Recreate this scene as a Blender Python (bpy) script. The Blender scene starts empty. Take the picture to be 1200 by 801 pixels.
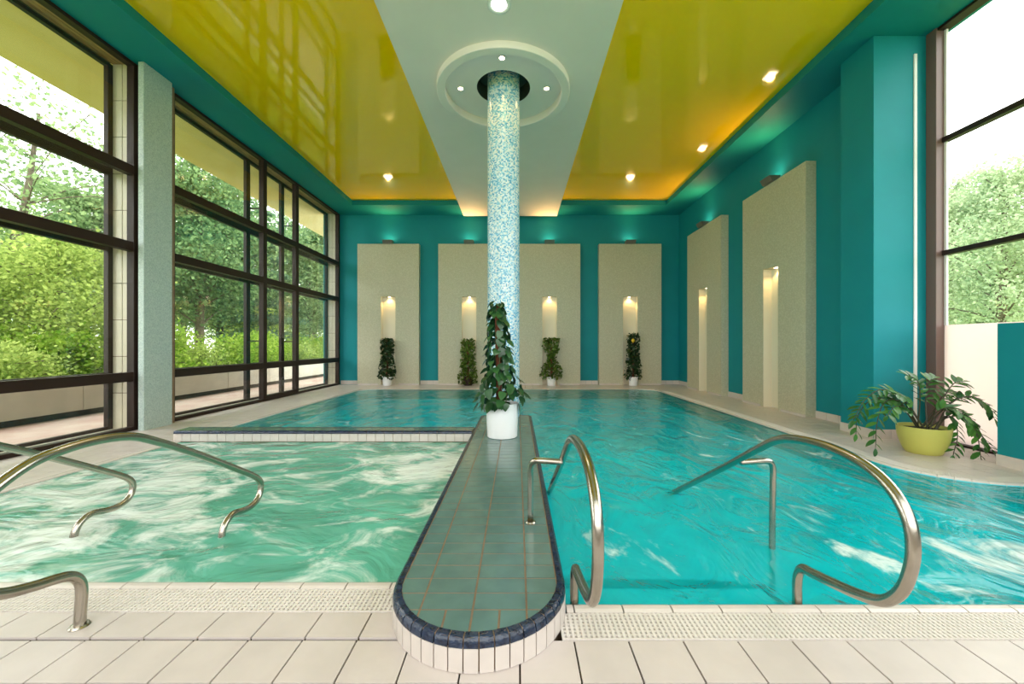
import bpy, bmesh, math, random
from mathutils import Vector, Matrix, Euler
R = random.Random(7)
PI = math.pi
SC = bpy.context.scene
COL = SC.collection

# ---------------------------------------------------------------- camera, sky, exposure
EYE = 1.4
cd = bpy.data.cameras.new('camera'); cam = bpy.data.objects.new('camera', cd); COL.objects.link(cam)
cam.location = (0, 0, EYE); cam.rotation_euler = (PI/2, 0, 0)
cd.sensor_fit = 'HORIZONTAL'; cd.sensor_width = 36; cd.lens = 14.01
cd.shift_x = -0.005; cd.shift_y = 0.0029; cd.clip_start = 0.05; cd.clip_end = 500
SC.camera = cam
w = bpy.data.worlds.new('sky'); SC.world = w; w.use_nodes = True
bg = w.node_tree.nodes['Background']
bg.inputs[0].default_value = (1.0, 0.98, 0.965, 1); bg.inputs[1].default_value = 3.2
SC.view_settings.view_transform = 'Standard'; SC.view_settings.look = 'None'
SC.view_settings.gamma = 1; SC.view_settings.use_curve_mapping = False
SC.view_settings.exposure = 0.72
try:
    SC.cycles.use_denoising = True
    SC.cycles.max_bounces = 10; SC.cycles.diffuse_bounces = 6; SC.cycles.glossy_bounces = 4
    SC.cycles.transparent_max_bounces = 24; SC.cycles.transmission_bounces = 6
    SC.cycles.caustics_reflective = False; SC.cycles.caustics_refractive = False
    SC.cycles.sample_clamp_indirect = 6
except Exception:
    pass

def portal(loc, rot, sx, sy):
    l = bpy.data.lights.new('window_portal', 'AREA'); l.shape = 'RECTANGLE'; l.size = sx; l.size_y = sy
    l.cycles.is_portal = True
    o = bpy.data.objects.new('window_portal', l); COL.objects.link(o); o.location = loc; o.rotation_euler = rot
portal((-6.85, 3.1, 3.0), (PI/2, 0, -PI/2), 7.0, 6.0)
portal((-6.85, 10.65, 3.0), (PI/2, 0, -PI/2), 6.9, 6.0)
portal((6.45, 2.0, 3.85), (PI/2, 0, PI/2), 8.0, 4.3)
portal((0, -1.75, 3.4), (PI/2, 0, 0), 12.2, 5.2)

# ---------------------------------------------------------------- materials
def new_mat(name):
    m = bpy.data.materials.new(name); m.use_nodes = True
    nt = m.node_tree; nt.nodes.clear()
    out = nt.nodes.new('ShaderNodeOutputMaterial')
    return m, nt, out
def lin(c):
    return tuple(((x/255)/12.92 if x/255 <= .04045 else ((x/255+.055)/1.055)**2.4) for x in c)
def nd(nt, typ, **kw):
    n = nt.nodes.new(typ)
    for k, v in kw.items(): setattr(n, k, v)
    return n
def mat(name, rgb, rough=.5, metal=0, spec=.5, var=0, scale=8, bump=0, bscale=40, coat=0, rgb2=None, stretch=None):
    """principled surface, colour varied by noise, fine relief from noise"""
    m, nt, out = new_mat(name); c = lin(rgb)
    p = nd(nt, 'ShaderNodeBsdfPrincipled'); nt.links.new(p.outputs[0], out.inputs[0])
    p.inputs['Base Color'].default_value = (*c, 1); p.inputs['Roughness'].default_value = rough
    p.inputs['Metallic'].default_value = metal; p.inputs['Specular IOR Level'].default_value = spec
    p.inputs['Coat Weight'].default_value = coat
    tc = nd(nt, 'ShaderNodeTexCoord'); src = tc.outputs['Object']
    if stretch:
        mp = nd(nt, 'ShaderNodeMapping'); mp.inputs['Scale'].default_value = stretch
        nt.links.new(src, mp.inputs[0]); src = mp.outputs[0]
    if var or rgb2:
        n = nd(nt, 'ShaderNodeTexNoise'); n.inputs['Scale'].default_value = scale; n.inputs['Detail'].default_value = 4
        nt.links.new(src, n.inputs['Vector'])
        r = nd(nt, 'ShaderNodeValToRGB'); nt.links.new(n.outputs['Fac'], r.inputs[0])
        c2 = lin(rgb2) if rgb2 else tuple(x*(1-var) for x in c)
        r.color_ramp.elements[0].position = .35; r.color_ramp.elements[1].position = .65
        r.color_ramp.elements[0].color = (*c2, 1); r.color_ramp.elements[1].color = (*c, 1)
        nt.links.new(r.outputs[0], p.inputs['Base Color'])
    if bump:
        n = nd(nt, 'ShaderNodeTexNoise'); n.inputs['Scale'].default_value = bscale
        nt.links.new(src, n.inputs['Vector'])
        b = nd(nt, 'ShaderNodeBump'); b.inputs['Strength'].default_value = bump; b.inputs['Distance'].default_value = .01
        nt.links.new(n.outputs['Fac'], b.inputs['Height']); nt.links.new(b.outputs[0], p.inputs['Normal'])
    return m
def mosaic(name, cols, cell, rough=.4, use_uv=False, bump=.25):
    """small square tesserae, a random colour from a ramp for each"""
    m, nt, out = new_mat(name)
    p = nd(nt, 'ShaderNodeBsdfPrincipled'); nt.links.new(p.outputs[0], out.inputs[0]); p.inputs['Roughness'].default_value = rough
    tc = nd(nt, 'ShaderNodeTexCoord')
    sc = nd(nt, 'ShaderNodeVectorMath', operation='SCALE'); sc.inputs['Scale'].default_value = 1/cell
    nt.links.new(tc.outputs['UV' if use_uv else 'Object'], sc.inputs[0])
    ad = nd(nt, 'ShaderNodeVectorMath', operation='ADD'); ad.inputs[1].default_value = (.37, .37, .37)
    nt.links.new(sc.outputs[0], ad.inputs[0])
    fl = nd(nt, 'ShaderNodeVectorMath', operation='FLOOR'); nt.links.new(ad.outputs[0], fl.inputs[0])
    wn = nd(nt, 'ShaderNodeTexWhiteNoise', noise_dimensions='3D'); nt.links.new(fl.outputs[0], wn.inputs['Vector'])
    r = nd(nt, 'ShaderNodeValToRGB'); r.color_ramp.interpolation = 'CONSTANT'
    el = r.color_ramp.elements
    while len(el) < len(cols): el.new(.5)
    for i, c in enumerate(cols):
        el[i].position = i/len(cols); el[i].color = (*lin(c), 1)
    nt.links.new(wn.outputs['Value'], r.inputs[0]); nt.links.new(r.outputs[0], p.inputs['Base Color'])
    if bump:
        b = nd(nt, 'ShaderNodeBump'); b.inputs['Strength'].default_value = bump; b.inputs['Distance'].default_value = .003
        nt.links.new(wn.outputs['Value'], b.inputs['Height']); nt.links.new(b.outputs[0], p.inputs['Normal'])
    return m
def emit(name, rgb, s):
    m, nt, out = new_mat(name); e = nd(nt, 'ShaderNodeEmission'); e.inputs[0].default_value = (*rgb, 1); e.inputs[1].default_value = s
    nt.links.new(e.outputs[0], out.inputs[0]); return m
def schlick(nt, f0, normal=None):
    lw = nd(nt, 'ShaderNodeLayerWeight'); lw.inputs[0].default_value = .5
    if normal: nt.links.new(normal, lw.inputs['Normal'])
    pw = nd(nt, 'ShaderNodeMath', operation='POWER'); nt.links.new(lw.outputs['Facing'], pw.inputs[0]); pw.inputs[1].default_value = 5
    ma = nd(nt, 'ShaderNodeMath', operation='MULTIPLY_ADD'); nt.links.new(pw.outputs[0], ma.inputs[0]); ma.inputs[1].default_value = 1-f0; ma.inputs[2].default_value = f0
    return ma.outputs[0]
def glass(name):
    m, nt, out = new_mat(name)
    t = nd(nt, 'ShaderNodeBsdfTransparent'); t.inputs[0].default_value = (.96, .98, .97, 1)
    g = nd(nt, 'ShaderNodeBsdfGlossy'); g.inputs['Roughness'].default_value = .0
    x = nd(nt, 'ShaderNodeMixShader'); nt.links.new(schlick(nt, .025), x.inputs[0]); nt.links.new(t.outputs[0], x.inputs[1]); nt.links.new(g.outputs[0], x.inputs[2])
    nt.links.new(x.outputs[0], out.inputs[0]); return m
def leafmat(name, rgb, rgb2, trans=.35, gloss=.0, rough=.35):
    m, nt, out = new_mat(name)
    oi = nd(nt, 'ShaderNodeObjectInfo'); geo = nd(nt, 'ShaderNodeNewGeometry')
    ad = nd(nt, 'ShaderNodeMath', operation='ADD'); nt.links.new(oi.outputs['Random'], ad.inputs[0]); nt.links.new(geo.outputs['Random Per Island'], ad.inputs[1])
    fr = nd(nt, 'ShaderNodeMath', operation='FRACT'); nt.links.new(ad.outputs[0], fr.inputs[0])
    r = nd(nt, 'ShaderNodeValToRGB'); nt.links.new(fr.outputs[0], r.inputs[0])
    r.color_ramp.elements[0].color = (*lin(rgb), 1); r.color_ramp.elements[1].color = (*lin(rgb2), 1)
    p = nd(nt, 'ShaderNodeBsdfPrincipled'); p.inputs['Roughness'].default_value = rough; p.inputs['Specular IOR Level'].default_value = gloss
    t = nd(nt, 'ShaderNodeBsdfTranslucent'); x = nd(nt, 'ShaderNodeMixShader'); x.inputs[0].default_value = trans
    nt.links.new(r.outputs[0], p.inputs[0]); nt.links.new(r.outputs[0], t.inputs[0])
    nt.links.new(p.outputs[0], x.inputs[1]); nt.links.new(t.outputs[0], x.inputs[2]); nt.links.new(x.outputs[0], out.inputs[0])
    return m
def water(name, body, tint, milk, foam, white_scale, white_lo, white_hi, bump, bscale, stretch, white_spots=None):
    """moving water: mirror by Fresnel over a tinted, slightly milky body; white patches for foam and for painted glare"""
    m, nt, out = new_mat(name); L = nt.links.new
    tc = nd(nt, 'ShaderNodeTexCoord'); mp = nd(nt, 'ShaderNodeMapping'); mp.inputs['Scale'].default_value = stretch
    L(tc.outputs['Object'], mp.inputs[0])
    n1 = nd(nt, 'ShaderNodeTexNoise'); n1.inputs['Scale'].default_value = bscale; n1.inputs['Detail'].default_value = 4; n1.inputs['Distortion'].default_value = 1.2
    L(mp.outputs[0], n1.inputs['Vector'])
    b = nd(nt, 'ShaderNodeBump'); b.inputs['Strength'].default_value = bump; b.inputs['Distance'].default_value = .08
    L(n1.outputs['Fac'], b.inputs['Height'])
    t = nd(nt, 'ShaderNodeBsdfTransparent'); t.inputs[0].default_value = (*tint, 1)
    d = nd(nt, 'ShaderNodeBsdfDiffuse'); L(b.outputs[0], d.inputs['Normal'])
    n3 = nd(nt, 'ShaderNodeTexNoise'); n3.inputs['Scale'].default_value = 1.1; n3.inputs['Detail'].default_value = 5; n3.inputs['Distortion'].default_value = 1.5
    L(mp.outputs[0], n3.inputs['Vector'])
    rb = nd(nt, 'ShaderNodeValToRGB'); rb.color_ramp.elements[0].position = .38; rb.color_ramp.elements[1].position = .62
    rb.color_ramp.elements[0].color = (*[x*.8 for x in body], 1); rb.color_ramp.elements[1].color = (*body, 1)
    L(n3.outputs['Fac'], rb.inputs[0]); L(rb.outputs[0], d.inputs[0])
    x1 = nd(nt, 'ShaderNodeMixShader'); x1.inputs[0].default_value = milk; L(t.outputs[0], x1.inputs[1]); L(d.outputs[0], x1.inputs[2])
    last = x1.outputs[0]
    if foam:
        n2 = nd(nt, 'ShaderNodeTexNoise'); n2.inputs['Scale'].default_value = white_scale; n2.inputs['Detail'].default_value = 8; n2.inputs['Distortion'].default_value = 1.0; n2.inputs['Roughness'].default_value = .62
        L(mp.outputs[0], n2.inputs['Vector']); val = n2.outputs['Fac']
        for (jx, jy, jr, ja) in (white_spots or []):
            dv = nd(nt, 'ShaderNodeVectorMath', operation='DISTANCE'); dv.inputs[1].default_value = (jx, jy, 0)
            L(tc.outputs['Object'], dv.inputs[0])
            mr = nd(nt, 'ShaderNodeMapRange'); mr.inputs['From Min'].default_value = 0; mr.inputs['From Max'].default_value = jr
            mr.inputs['To Min'].default_value = ja; mr.inputs['To Max'].default_value = 0; L(dv.outputs['Value'], mr.inputs[0])
            a = nd(nt, 'ShaderNodeMath', operation='ADD'); L(val, a.inputs[0]); L(mr.outputs[0], a.inputs[1]); val = a.outputs[0]
        r = nd(nt, 'ShaderNodeMapRange'); r.interpolation_type = 'SMOOTHSTEP'
        r.inputs['From Min'].default_value = white_lo; r.inputs['From Max'].default_value = white_hi; r.inputs['To Max'].default_value = foam
        L(val, r.inputs[0])
        fw = nd(nt, 'ShaderNodeBsdfDiffuse'); fw.inputs[0].default_value = (.86, .93, .9, 1)
        x2 = nd(nt, 'ShaderNodeMixShader'); L(r.outputs[0], x2.inputs[0]); L(last, x2.inputs[1]); L(fw.outputs[0], x2.inputs[2]); last = x2.outputs[0]
    g = nd(nt, 'ShaderNodeBsdfGlossy'); g.inputs['Roughness'].default_value = .12; L(b.outputs[0], g.inputs['Normal'])
    x3 = nd(nt, 'ShaderNodeMixShader'); L(schlick(nt, .02, b.outputs[0]), x3.inputs[0]); L(last, x3.inputs[1]); L(g.outputs[0], x3.inputs[2])
    L(x3.outputs[0], out.inputs[0])
    return m

M = {}
M['teal'] = mat('teal_paint', (20, 134, 144), .55, spec=.2, var=.06, scale=2)
M['yellow'] = mat('yellow_stretch_ceiling', (254, 206, 0), .07, spec=.5, coat=.3)
M['white_paint'] = mat('pale_mint_paint', (236, 226, 224), .7, var=.03, scale=2)
M['dark_hole'] = mat('dark_opening', (70, 74, 66), .6)
M['grout'] = mat('dark_grout', (66, 54, 42), .9, var=.3, scale=20)
M['tile'] = mat('cream_deck_tile', (214, 202, 198), .34, var=.07, scale=5, bump=.08, bscale=30)
M['coping'] = mat('glazed_coping', (218, 208, 202), .22, var=.05, scale=10)
M['grate'] = mat('white_plastic_grate', (226, 218, 212), .45)
M['top_tile'] = mat('sea_green_tile', (94, 124, 120), .2, var=.16, scale=7, bump=.1, bscale=14)
M['blue_tile'] = mat('navy_glaze', (14, 24, 46), .18, rgb2=(42, 56, 80), scale=30, bump=.3, bscale=60)
M['side_tile'] = mat('white_glazed_tile', (208, 198, 192), .25, var=.05, scale=12)
M['tan_grout'] = mat('tan_grout', (140, 116, 92), .9, var=.2, scale=15)
M['navy_step'] = mat('navy_step_edge', (10, 22, 60), .4)
M['steel'] = mat('brushed_steel', (178, 170, 158), .23, metal=1, var=.12, scale=14, bump=.03, bscale=200)
M['frame'] = mat('dark_brown_frame', (44, 30, 24), .45, spec=.25)
M['frame_pale'] = mat('brown_anodised', (112, 88, 82), .4)
M['wood'] = mat('brown_slat', (196, 152, 104), .5, rgb2=(140, 104, 68), scale=6, stretch=(6, .6, 6))
M['jamb_tile'] = mat('beige_jamb_tile', (214, 202, 178), .3, var=.08, scale=6)
M['glass'] = glass('window_glass')
M['panel'] = mosaic('cream_mosaic', [(188, 184, 160), (180, 177, 152), (195, 191, 168), (185, 180, 154)], .02, .55)
M['pier'] = mosaic('grey_green_mosaic', [(172, 188, 182), (182, 196, 190), (162, 180, 175), (176, 192, 184), (155, 172, 170)], .012, .4)
M['column'] = mosaic('blue_mosaic', [(200, 216, 222), (112, 172, 202), (168, 204, 218), (80, 146, 188), (198, 208, 204), (130, 186, 210), (212, 222, 224)], .0205, .25, use_uv=True)
M['niche'] = mat('cream_niche', (226, 218, 196), .6)
M['lamp_grey'] = mat('grey_lamp_metal', (120, 116, 108), .4, metal=.5)
M['pot_white'] = mat('white_plastic_pot', (232, 232, 234), .35)
M['pot_green'] = mat('lime_ceramic_pot', (198, 194, 98), .3, var=.05, scale=4)
M['soil'] = mat('dark_soil', (52, 38, 28), .95, bump=.8, bscale=40)
M['moss'] = mat('coir_pole', (124, 66, 44), .95, rgb2=(90, 50, 34), scale=40, bump=.8, bscale=90)
M['stem'] = mat('green_stem', (96, 104, 58), .5)
M['dark_stem'] = mat('dark_stem', (64, 62, 44), .5)
M['leaf_dark'] = leafmat('glossy_dark_leaf', (24, 58, 34), (52, 96, 52), .12, .5, .3)
M['leaf_mid'] = leafmat('mid_green_leaf', (52, 82, 24), (104, 128, 46), .2, .4)
M['leaf_deep'] = leafmat('deep_green_leaf', (20, 44, 22), (46, 74, 34), .15, .4)
M['leaf_zz'] = leafmat('glossy_zz_leaf', (34, 86, 40), (84, 138, 62), .15, .5, .25)
M['leaf_yellow'] = mat('yellow_leaf', (222, 180, 40), .5)
M['tree_light'] = leafmat('tree_leaf_light', (128, 152, 74), (206, 220, 128), .45)
M['tree_mid'] = leafmat('tree_leaf_mid', (108, 136, 92), (172, 194, 136), .45)
M['tree_dark'] = leafmat('tree_leaf_dark', (84, 118, 82), (144, 172, 116), .4)
M['tree_hazed'] = leafmat('tree_leaf_hazed', (150, 172, 134), (206, 218, 182), .45)  # leaf colour paled to carry the outdoor haze
M['conifer'] = leafmat('conifer_needle', (80, 116, 96), (136, 166, 134), .35)
M['bush'] = leafmat('bush_leaf', (112, 156, 48), (192, 212, 96), .45)
M['bark'] = mat('grey_bark', (116, 104, 88), .9, rgb2=(82, 72, 60), scale=8, bump=.6, bscale=20)
M['lawn'] = mat('lawn_grass', (120, 150, 70), .95, rgb2=(150, 168, 84), scale=3, bump=.6, bscale=60)
M['paving'] = mat('pinkish_paving', (196, 176, 162), .8, rgb2=(182, 150, 138), scale=1.5)
M['concrete'] = mat('pale_concrete', (214, 206, 190), .8, var=.1, scale=3)
M['eave'] = mat('beige_eave', (236, 214, 160), .7, var=.05, scale=1, rgb2=(228, 204, 140))
M['infill'] = leafmat('opal_infill_board', (244, 232, 230), (244, 232, 230), .6, .4, .4)
M['strip'] = mat('white_strip', (232, 230, 228), .4)
M['pool'] = mat('turquoise_pool_tile', (120, 222, 238), .5, var=.08, scale=6)
M['spa'] = mat('green_spa_tile', (110, 190, 172), .5, var=.08, scale=6)
M['step_tile'] = mat('turquoise_step_tile', (104, 204, 216), .4, var=.06, scale=6)
M['bulb'] = emit('warm_lamp_lens', (1, .74, .46), 14); M['bulb_soft'] = emit('soft_lamp_lens', (1, .80, .55), 7)
M['bulb_big'] = emit('bright_lamp_lens', (1, .95, .86), 30)
M['water_main'] = water('pool_water', (.0, .80, .88), (.42, .95, .98), .42, .85, 2.0, .60, .76, .85, 2.6, (1, .55, 1), [(3.6, 2.9, 1.5, .16), (2.5, 2.7, .9, .1)])  # white spots near the front right put window glare and foam into the colour
M['water_spa'] = water('spa_water', (.17, .60, .46), (.5, .9, .8), .75, .92, 2.5, .47, .70, .6, 2.4, (.75, 1.1, 1), [(-1.05, 4.7, .9, .26), (-3.6, 3.3, 1.9, .14), (-4.5, 4.6, 1.3, .14)])

# ---------------------------------------------------------------- builders
def props(o, label=None, cat=None, group=None, kind=None):
    if label: o['label'] = label
    if cat: o['category'] = cat
    if group: o['group'] = group
    if kind: o['kind'] = kind
    return o
def empty(name, loc, label=None, cat=None, group=None, kind=None):
    o = bpy.data.objects.new(name, None); COL.objects.link(o); o.location = loc; o.empty_display_size = .1
    return props(o, label, cat, group, kind)
def wloc(o):
    v = Vector((0, 0, 0))
    while o: v += o.location; o = o.parent
    return v
def link_mesh(name, me, m, parent=None, smooth=False, loc=None):
    o = bpy.data.objects.new(name, me); COL.objects.link(o)
    if m and not me.materials: me.materials.append(m)
    if smooth:
        for p in me.polygons: p.use_smooth = True
    if parent: o.parent = parent
    if loc is not None: o.location = loc
    return o
def obj(name, bm, m, parent=None, smooth=False, bevel=0, seg=1, angle=False, recalc=True):
    """bm in world coordinates (rotation free parents only) -> one object, its origin at its parent's base"""
    if bevel:
        es = [e for e in bm.edges if len(e.link_faces) == 2 and e.calc_face_angle(0) > .6]
        bmesh.ops.bevel(bm, geom=es, offset=bevel, segments=seg, affect='EDGES', clamp_overlap=True)
    off = wloc(parent) if parent else Vector((0, 0, 0))
    if parent is None:
        xs = [v.co for v in bm.verts]
        off = Vector(((min(c.x for c in xs)+max(c.x for c in xs))/2, (min(c.y for c in xs)+max(c.y for c in xs))/2, min(c.z for c in xs)))
    bmesh.ops.translate(bm, verts=bm.verts, vec=-off)
    if recalc: bmesh.ops.recalc_face_normals(bm, faces=bm.faces)
    me = bpy.data.meshes.new(name); bm.to_mesh(me); bm.free()
    if smooth and angle:
        me.polygons.foreach_set('use_smooth', [True]*len(me.polygons)); me.set_sharp_from_angle(angle=.6)
    o = link_mesh(name, me, m, parent, smooth and not angle)
    if parent is None: o.location = off
    return o
def B(): return bmesh.new()
def box(bm, x0, x1, y0, y1, z0, z1):
    r = bmesh.ops.create_cube(bm, size=1)
    for v in r['verts']:
        v.co = Vector(((x0+x1)/2+v.co.x*(x1-x0), (y0+y1)/2+v.co.y*(y1-y0), (z0+z1)/2+v.co.z*(z1-z0)))
    return bm
def bx(*a): return box(B(), *a)
def prism(bm, pts, z0, z1, cap=True):
    a = [bm.verts.new((x, y, z0)) for x, y in pts]; b = [bm.verts.new((x, y, z1)) for x, y in pts]; n = len(pts)
    for i in range(n): bm.faces.new((a[i], a[(i+1) % n], b[(i+1) % n], b[i]))
    if cap: bm.faces.new(list(reversed(a))); bm.faces.new(b)
    return bm
def lathe(bm, prof, cx, cy, seg=32, close=False):
    rings = []
    for r, z in prof:
        rings.append([bm.verts.new((cx+r*math.cos(2*PI*i/seg), cy+r*math.sin(2*PI*i/seg), z)) for i in range(seg)] if r > 1e-5 else [bm.verts.new((cx, cy, z))])
    for a, b in zip(rings[:-1], rings[1:]):
        for i in range(seg):
            j = (i+1) % seg
            if len(a) == 1 and len(b) == 1: continue
            if len(a) == 1: bm.faces.new((a[0], b[i], b[j]))
            elif len(b) == 1: bm.faces.new((a[i], a[j], b[0]))
            else: bm.faces.new((a[i], a[j], b[j], b[i]))
    return bm
def catmull(P, n=8):
    P = [Vector(p) for p in P]; out = []
    for i in range(len(P)-1):
        p0 = P[max(i-1, 0)]; p1 = P[i]; p2 = P[i+1]; p3 = P[min(i+2, len(P)-1)]
        # centripetal-ish: plain cardinal with limited tangents
        d = (p2-p1).length
        t1 = (p2-p0); t2 = (p3-p1)
        if t1.length: t1 = t1.normalized()*d
        if t2.length: t2 = t2.normalized()*d
        for k in range(n):
            t = k/n; h00 = 2*t**3-3*t*t+1; h10 = t**3-2*t*t+t; h01 = -2*t**3+3*t*t; h11 = t**3-t*t
            out.append(p1*h00+t1*h10+p2*h01+t2*h11)
    out.append(P[-1]); return out
def tube(bm, path, r0, r1=None, seg=12):
    r1 = r0 if r1 is None else r1
    n = len(path); prev = None; nor = None
    for i, p in enumerate(path):
        t = (path[min(i+1, n-1)]-path[max(i-1, 0)]).normalized()
        if nor is None: nor = t.orthogonal().normalized()
        nor = (nor-t*nor.dot(t)).normalized(); bi = t.cross(nor)
        r = r0+(r1-r0)*i/(n-1)
        ring = [bm.verts.new(p+nor*r*math.cos(2*PI*k/seg)+bi*r*math.sin(2*PI*k/seg)) for k in range(seg)]
        if prev:
            for k in range(seg): bm.faces.new((prev[k], prev[(k+1) % seg], ring[(k+1) % seg], ring[k]))
        else: bm.faces.new(list(reversed(ring)))
        prev = ring
    bm.faces.new(prev)
    return bm
def clip(poly, px, py, nx, ny):
    """keep the part of a convex polygon on the side n points to"""
    out = []
    for i in range(len(poly)):
        a = poly[i]; b = poly[(i+1) % len(poly)]
        da = (a[0]-px)*nx+(a[1]-py)*ny; db = (b[0]-px)*nx+(b[1]-py)*ny
        if da >= 0: out.append(a)
        if da*db < 0:
            t = da/(da-db); out.append((a[0]+(b[0]-a[0])*t, a[1]+(b[1]-a[1])*t))
    return out
def arc(cx, cy, r, a0, a1, n=10):
    return [(cx+r*math.cos(math.radians(a0+(a1-a0)*i/n)), cy+r*math.sin(math.radians(a0+(a1-a0)*i/n))) for i in range(n+1)]

# ---------------------------------------------------------------- the setting: floor and basin
XL, XR, YB = -6.3, 5.77, 14.2
PL, PR, PB = -4.9, 4.3, 12.55            # pool edges: left, right, back
YF_L, YF_R = 2.352, 2.15                 # pool front edge at the spa, at the main pool
IXL, IXR, ICX, IR, ICY, IYB = -.65, .257, -.1965, .4535, 2.147, 7.15
right_curve = arc(PR-.45, PB-.45, .45, 90, 0, 6)+arc(5.08, 4.75, .78, 180, 270, 12)+[(5.4, 3.97)]
left_curve = arc(PL+.45, PB-.45, .45, 180, 90, 6)
floor = B()
prism(floor, [(-6.8, -2.6), (-.45, -2.6), (-.45, YF_L-.262), (-6.8, YF_L-.262)], -.3, -.014)
prism(floor, [(-.45, -2.6), (6.4, -2.6), (6.4, YF_R-.258), (-.45, YF_R-.258)], -.3, -.014)
box(floor, -6.8, -.45, YF_L-.262, YF_L-.004, -.3, -.11); box(floor, -.45, 6.4, YF_R-.258, YF_R-.004, -.3, -.11)
box(floor, -6.8, PL-.1, YF_L-.262, YF_L, -.11, -.014); box(floor, 5.4, 6.4, YF_R-.258, YF_R, -.11, -.014)
prism(floor, [(-6.8, YF_L), (PL, YF_L), (PL, 14.3), (-6.8, 14.3)], -.3, -.014)
prism(floor, [(PL, 14.3), (PL, PB-.45)]+left_curve[1:]+[(3.85, PB), (3.85, 14.3)], -.3, -.014)
prism(floor, [(3.85, 14.3)]+right_curve+[(5.4, YF_R), (6.4, YF_R), (6.4, 14.3)], -.3, -.014)
floor = obj('floor', floor, M['grout'], smooth=False); props(floor, kind='structure')

# deck tiles
TP = .2575
def tile_poly(poly, seq, bmj):
    """one deck tile: its own object while it shows at ~10 px, else joined"""
    if len(poly) < 3: return
    cx = sum(p[0] for p in poly)/len(poly); cy = sum(p[1] for p in poly)/len(poly)
    g = .0042
    poly2 = []
    for (x, y) in poly:
        dx, dy = x-cx, y-cy; l = math.hypot(dx, dy)
        poly2.append((x-(g if dx > 0 else -g), y-(g if dy > 0 else -g)))
    area = abs(sum(poly2[i][0]*poly2[(i+1) % len(poly2)][1]-poly2[(i+1) % len(poly2)][0]*poly2[i][1] for i in range(len(poly2))))/2
    if area < .0015: return
    dz = R.uniform(-.0006, .0006)
    if seq: obj('tile', prism(B(), poly2, -.014, dz), M['tile'], floor, bevel=.0015)
    else: prism(bmj, poly2, -.014, dz)
rest = B()
def rows(x0, x1, y0, y1, seq, cut=None):
    k0 = math.floor((x0-.27)/TP); k1 = math.ceil((x1-.27)/TP)
    j0 = math.floor((y0-1.906)/TP); j1 = math.ceil((y1-1.906)/TP)
    for j in range(j0, j1):
        for k in range(k0, k1):
            a, b = max(x0, .27+k*TP), min(x1, .27+(k+1)*TP); c, d = max(y0, 1.906+j*TP), min(y1, 1.906+(j+1)*TP)
            if b-a < .02 or d-c < .02: continue
            poly = [(a, c), (b, c), (b, d), (a, d)]
            if cut: poly = cut(poly, (a+b)/2, (c+d)/2)
            if poly: tile_poly(poly, seq, rest)
GW = .262      # coping + grate width
def cut_right(poly, cx, cy):
    # nearest point of the right pool outline, tiles end at the outer side of the grate
    best = None
    pts = [(PR, PB-.4), (PR, 4.75)]+arc(5.08, 4.75, .78, 180, 270, 24)+[(5.9, 3.97)]
    for a, b in zip(pts[:-1], pts[1:]):
        ex, ey = b[0]-a[0], b[1]-a[1]
        if ex*ex+ey*ey < 1e-9: continue
        t = max(0, min(1, ((cx-a[0])*ex+(cy-a[1])*ey)/(ex*ex+ey*ey)))
        qx, qy = a[0]+ex*t, a[1]+ey*t; dd = math.hypot(cx-qx, cy-qy)
        if best is None or dd < best[0]: best = (dd, qx, qy, -ey, ex)
    dd, qx, qy, nx, ny = best; l = math.hypot(nx, ny); nx /= l; ny /= l
    if (cx-qx)*nx+(cy-qy)*ny < -.02: return None
    return clip(poly, qx+nx*GW, qy+ny*GW, nx, ny)
rows(-3.35, -.5, 1.906, YF_L-GW+.002, True)
rows(-3.1, 3.1, 1.649, 1.892, True)
rows(-6.25, 5.55, -1.5, 1.649, False)
rows(-6.25, -3.35, 1.6, YF_L-GW, False); rows(3.1, 5.55, 1.649, 1.892, False)
rows(-6.28, PL-.08, YF_L, 4.4, False)
rows(-6.28, PL-.08, 4.4, 7.4, True)
rows(-6.28, PL-.08, 7.4, 14.1, False)
rows(PR-.2, 5.76, 5.97, 8.6, True, cut_right); rows(PR, 6.1, 3.9, 5.97, True, cut_right)
rows(PR-.2, 5.76, 8.6, 12.15, False, cut_right)
rows(PR+.1, 5.76, 12.15, 14.19, False)
rows(PL-.08, PR+.1, PB+.08, 14.19, False)
o = obj('deck_tiles', rest, M['tile'], floor); o['kind'] = 'stuff'

def strip_quad(p, q, n0, n1, a, b):
    return [(p[0]+n0[0]*a, p[1]+n0[1]*a), (q[0]+n1[0]*a, q[1]+n1[1]*a), (q[0]+n1[0]*b, q[1]+n1[1]*b), (p[0]+n0[0]*b, p[1]+n0[1]*b)]
def coping_piece(bm, p, q, n0, n1, wd=.07):
    # rounded nose: low at the water, full height at the grate
    prof = [(0, -.12), (0, -.004), (.008, .006), (.024, .012), (.05, .012), (wd, .006), (wd, -.12)]
    a = [bm.verts.new((p[0]+n0[0]*r, p[1]+n0[1]*r, z)) for r, z in prof]; b = [bm.verts.new((q[0]+n1[0]*r, q[1]+n1[1]*r, z)) for r, z in prof]
    for i in range(len(prof)):
        j = (i+1) % len(prof); bm.faces.new((a[i], b[i], b[j], a[j]))
    bm.faces.new(list(reversed(a))); bm.faces.new(b)
    return bm
def straight_coping(x0, x1, y):
    k = math.floor((x0-.02-.27)/TP)
    while .27+.03+k*TP < x1:
        a, b = max(x0, .30+k*TP), min(x1, .30+(k+1)*TP); k += 1
        if b-a < .02: continue
        obj('coping_tile', coping_piece(B(), (a+.004, y), (b-.004, y), (0, -1), (0, -1)), M['coping'], floor)
straight_coping(PL, IXL, YF_L); straight_coping(IXR, 5.4, YF_R)
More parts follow.
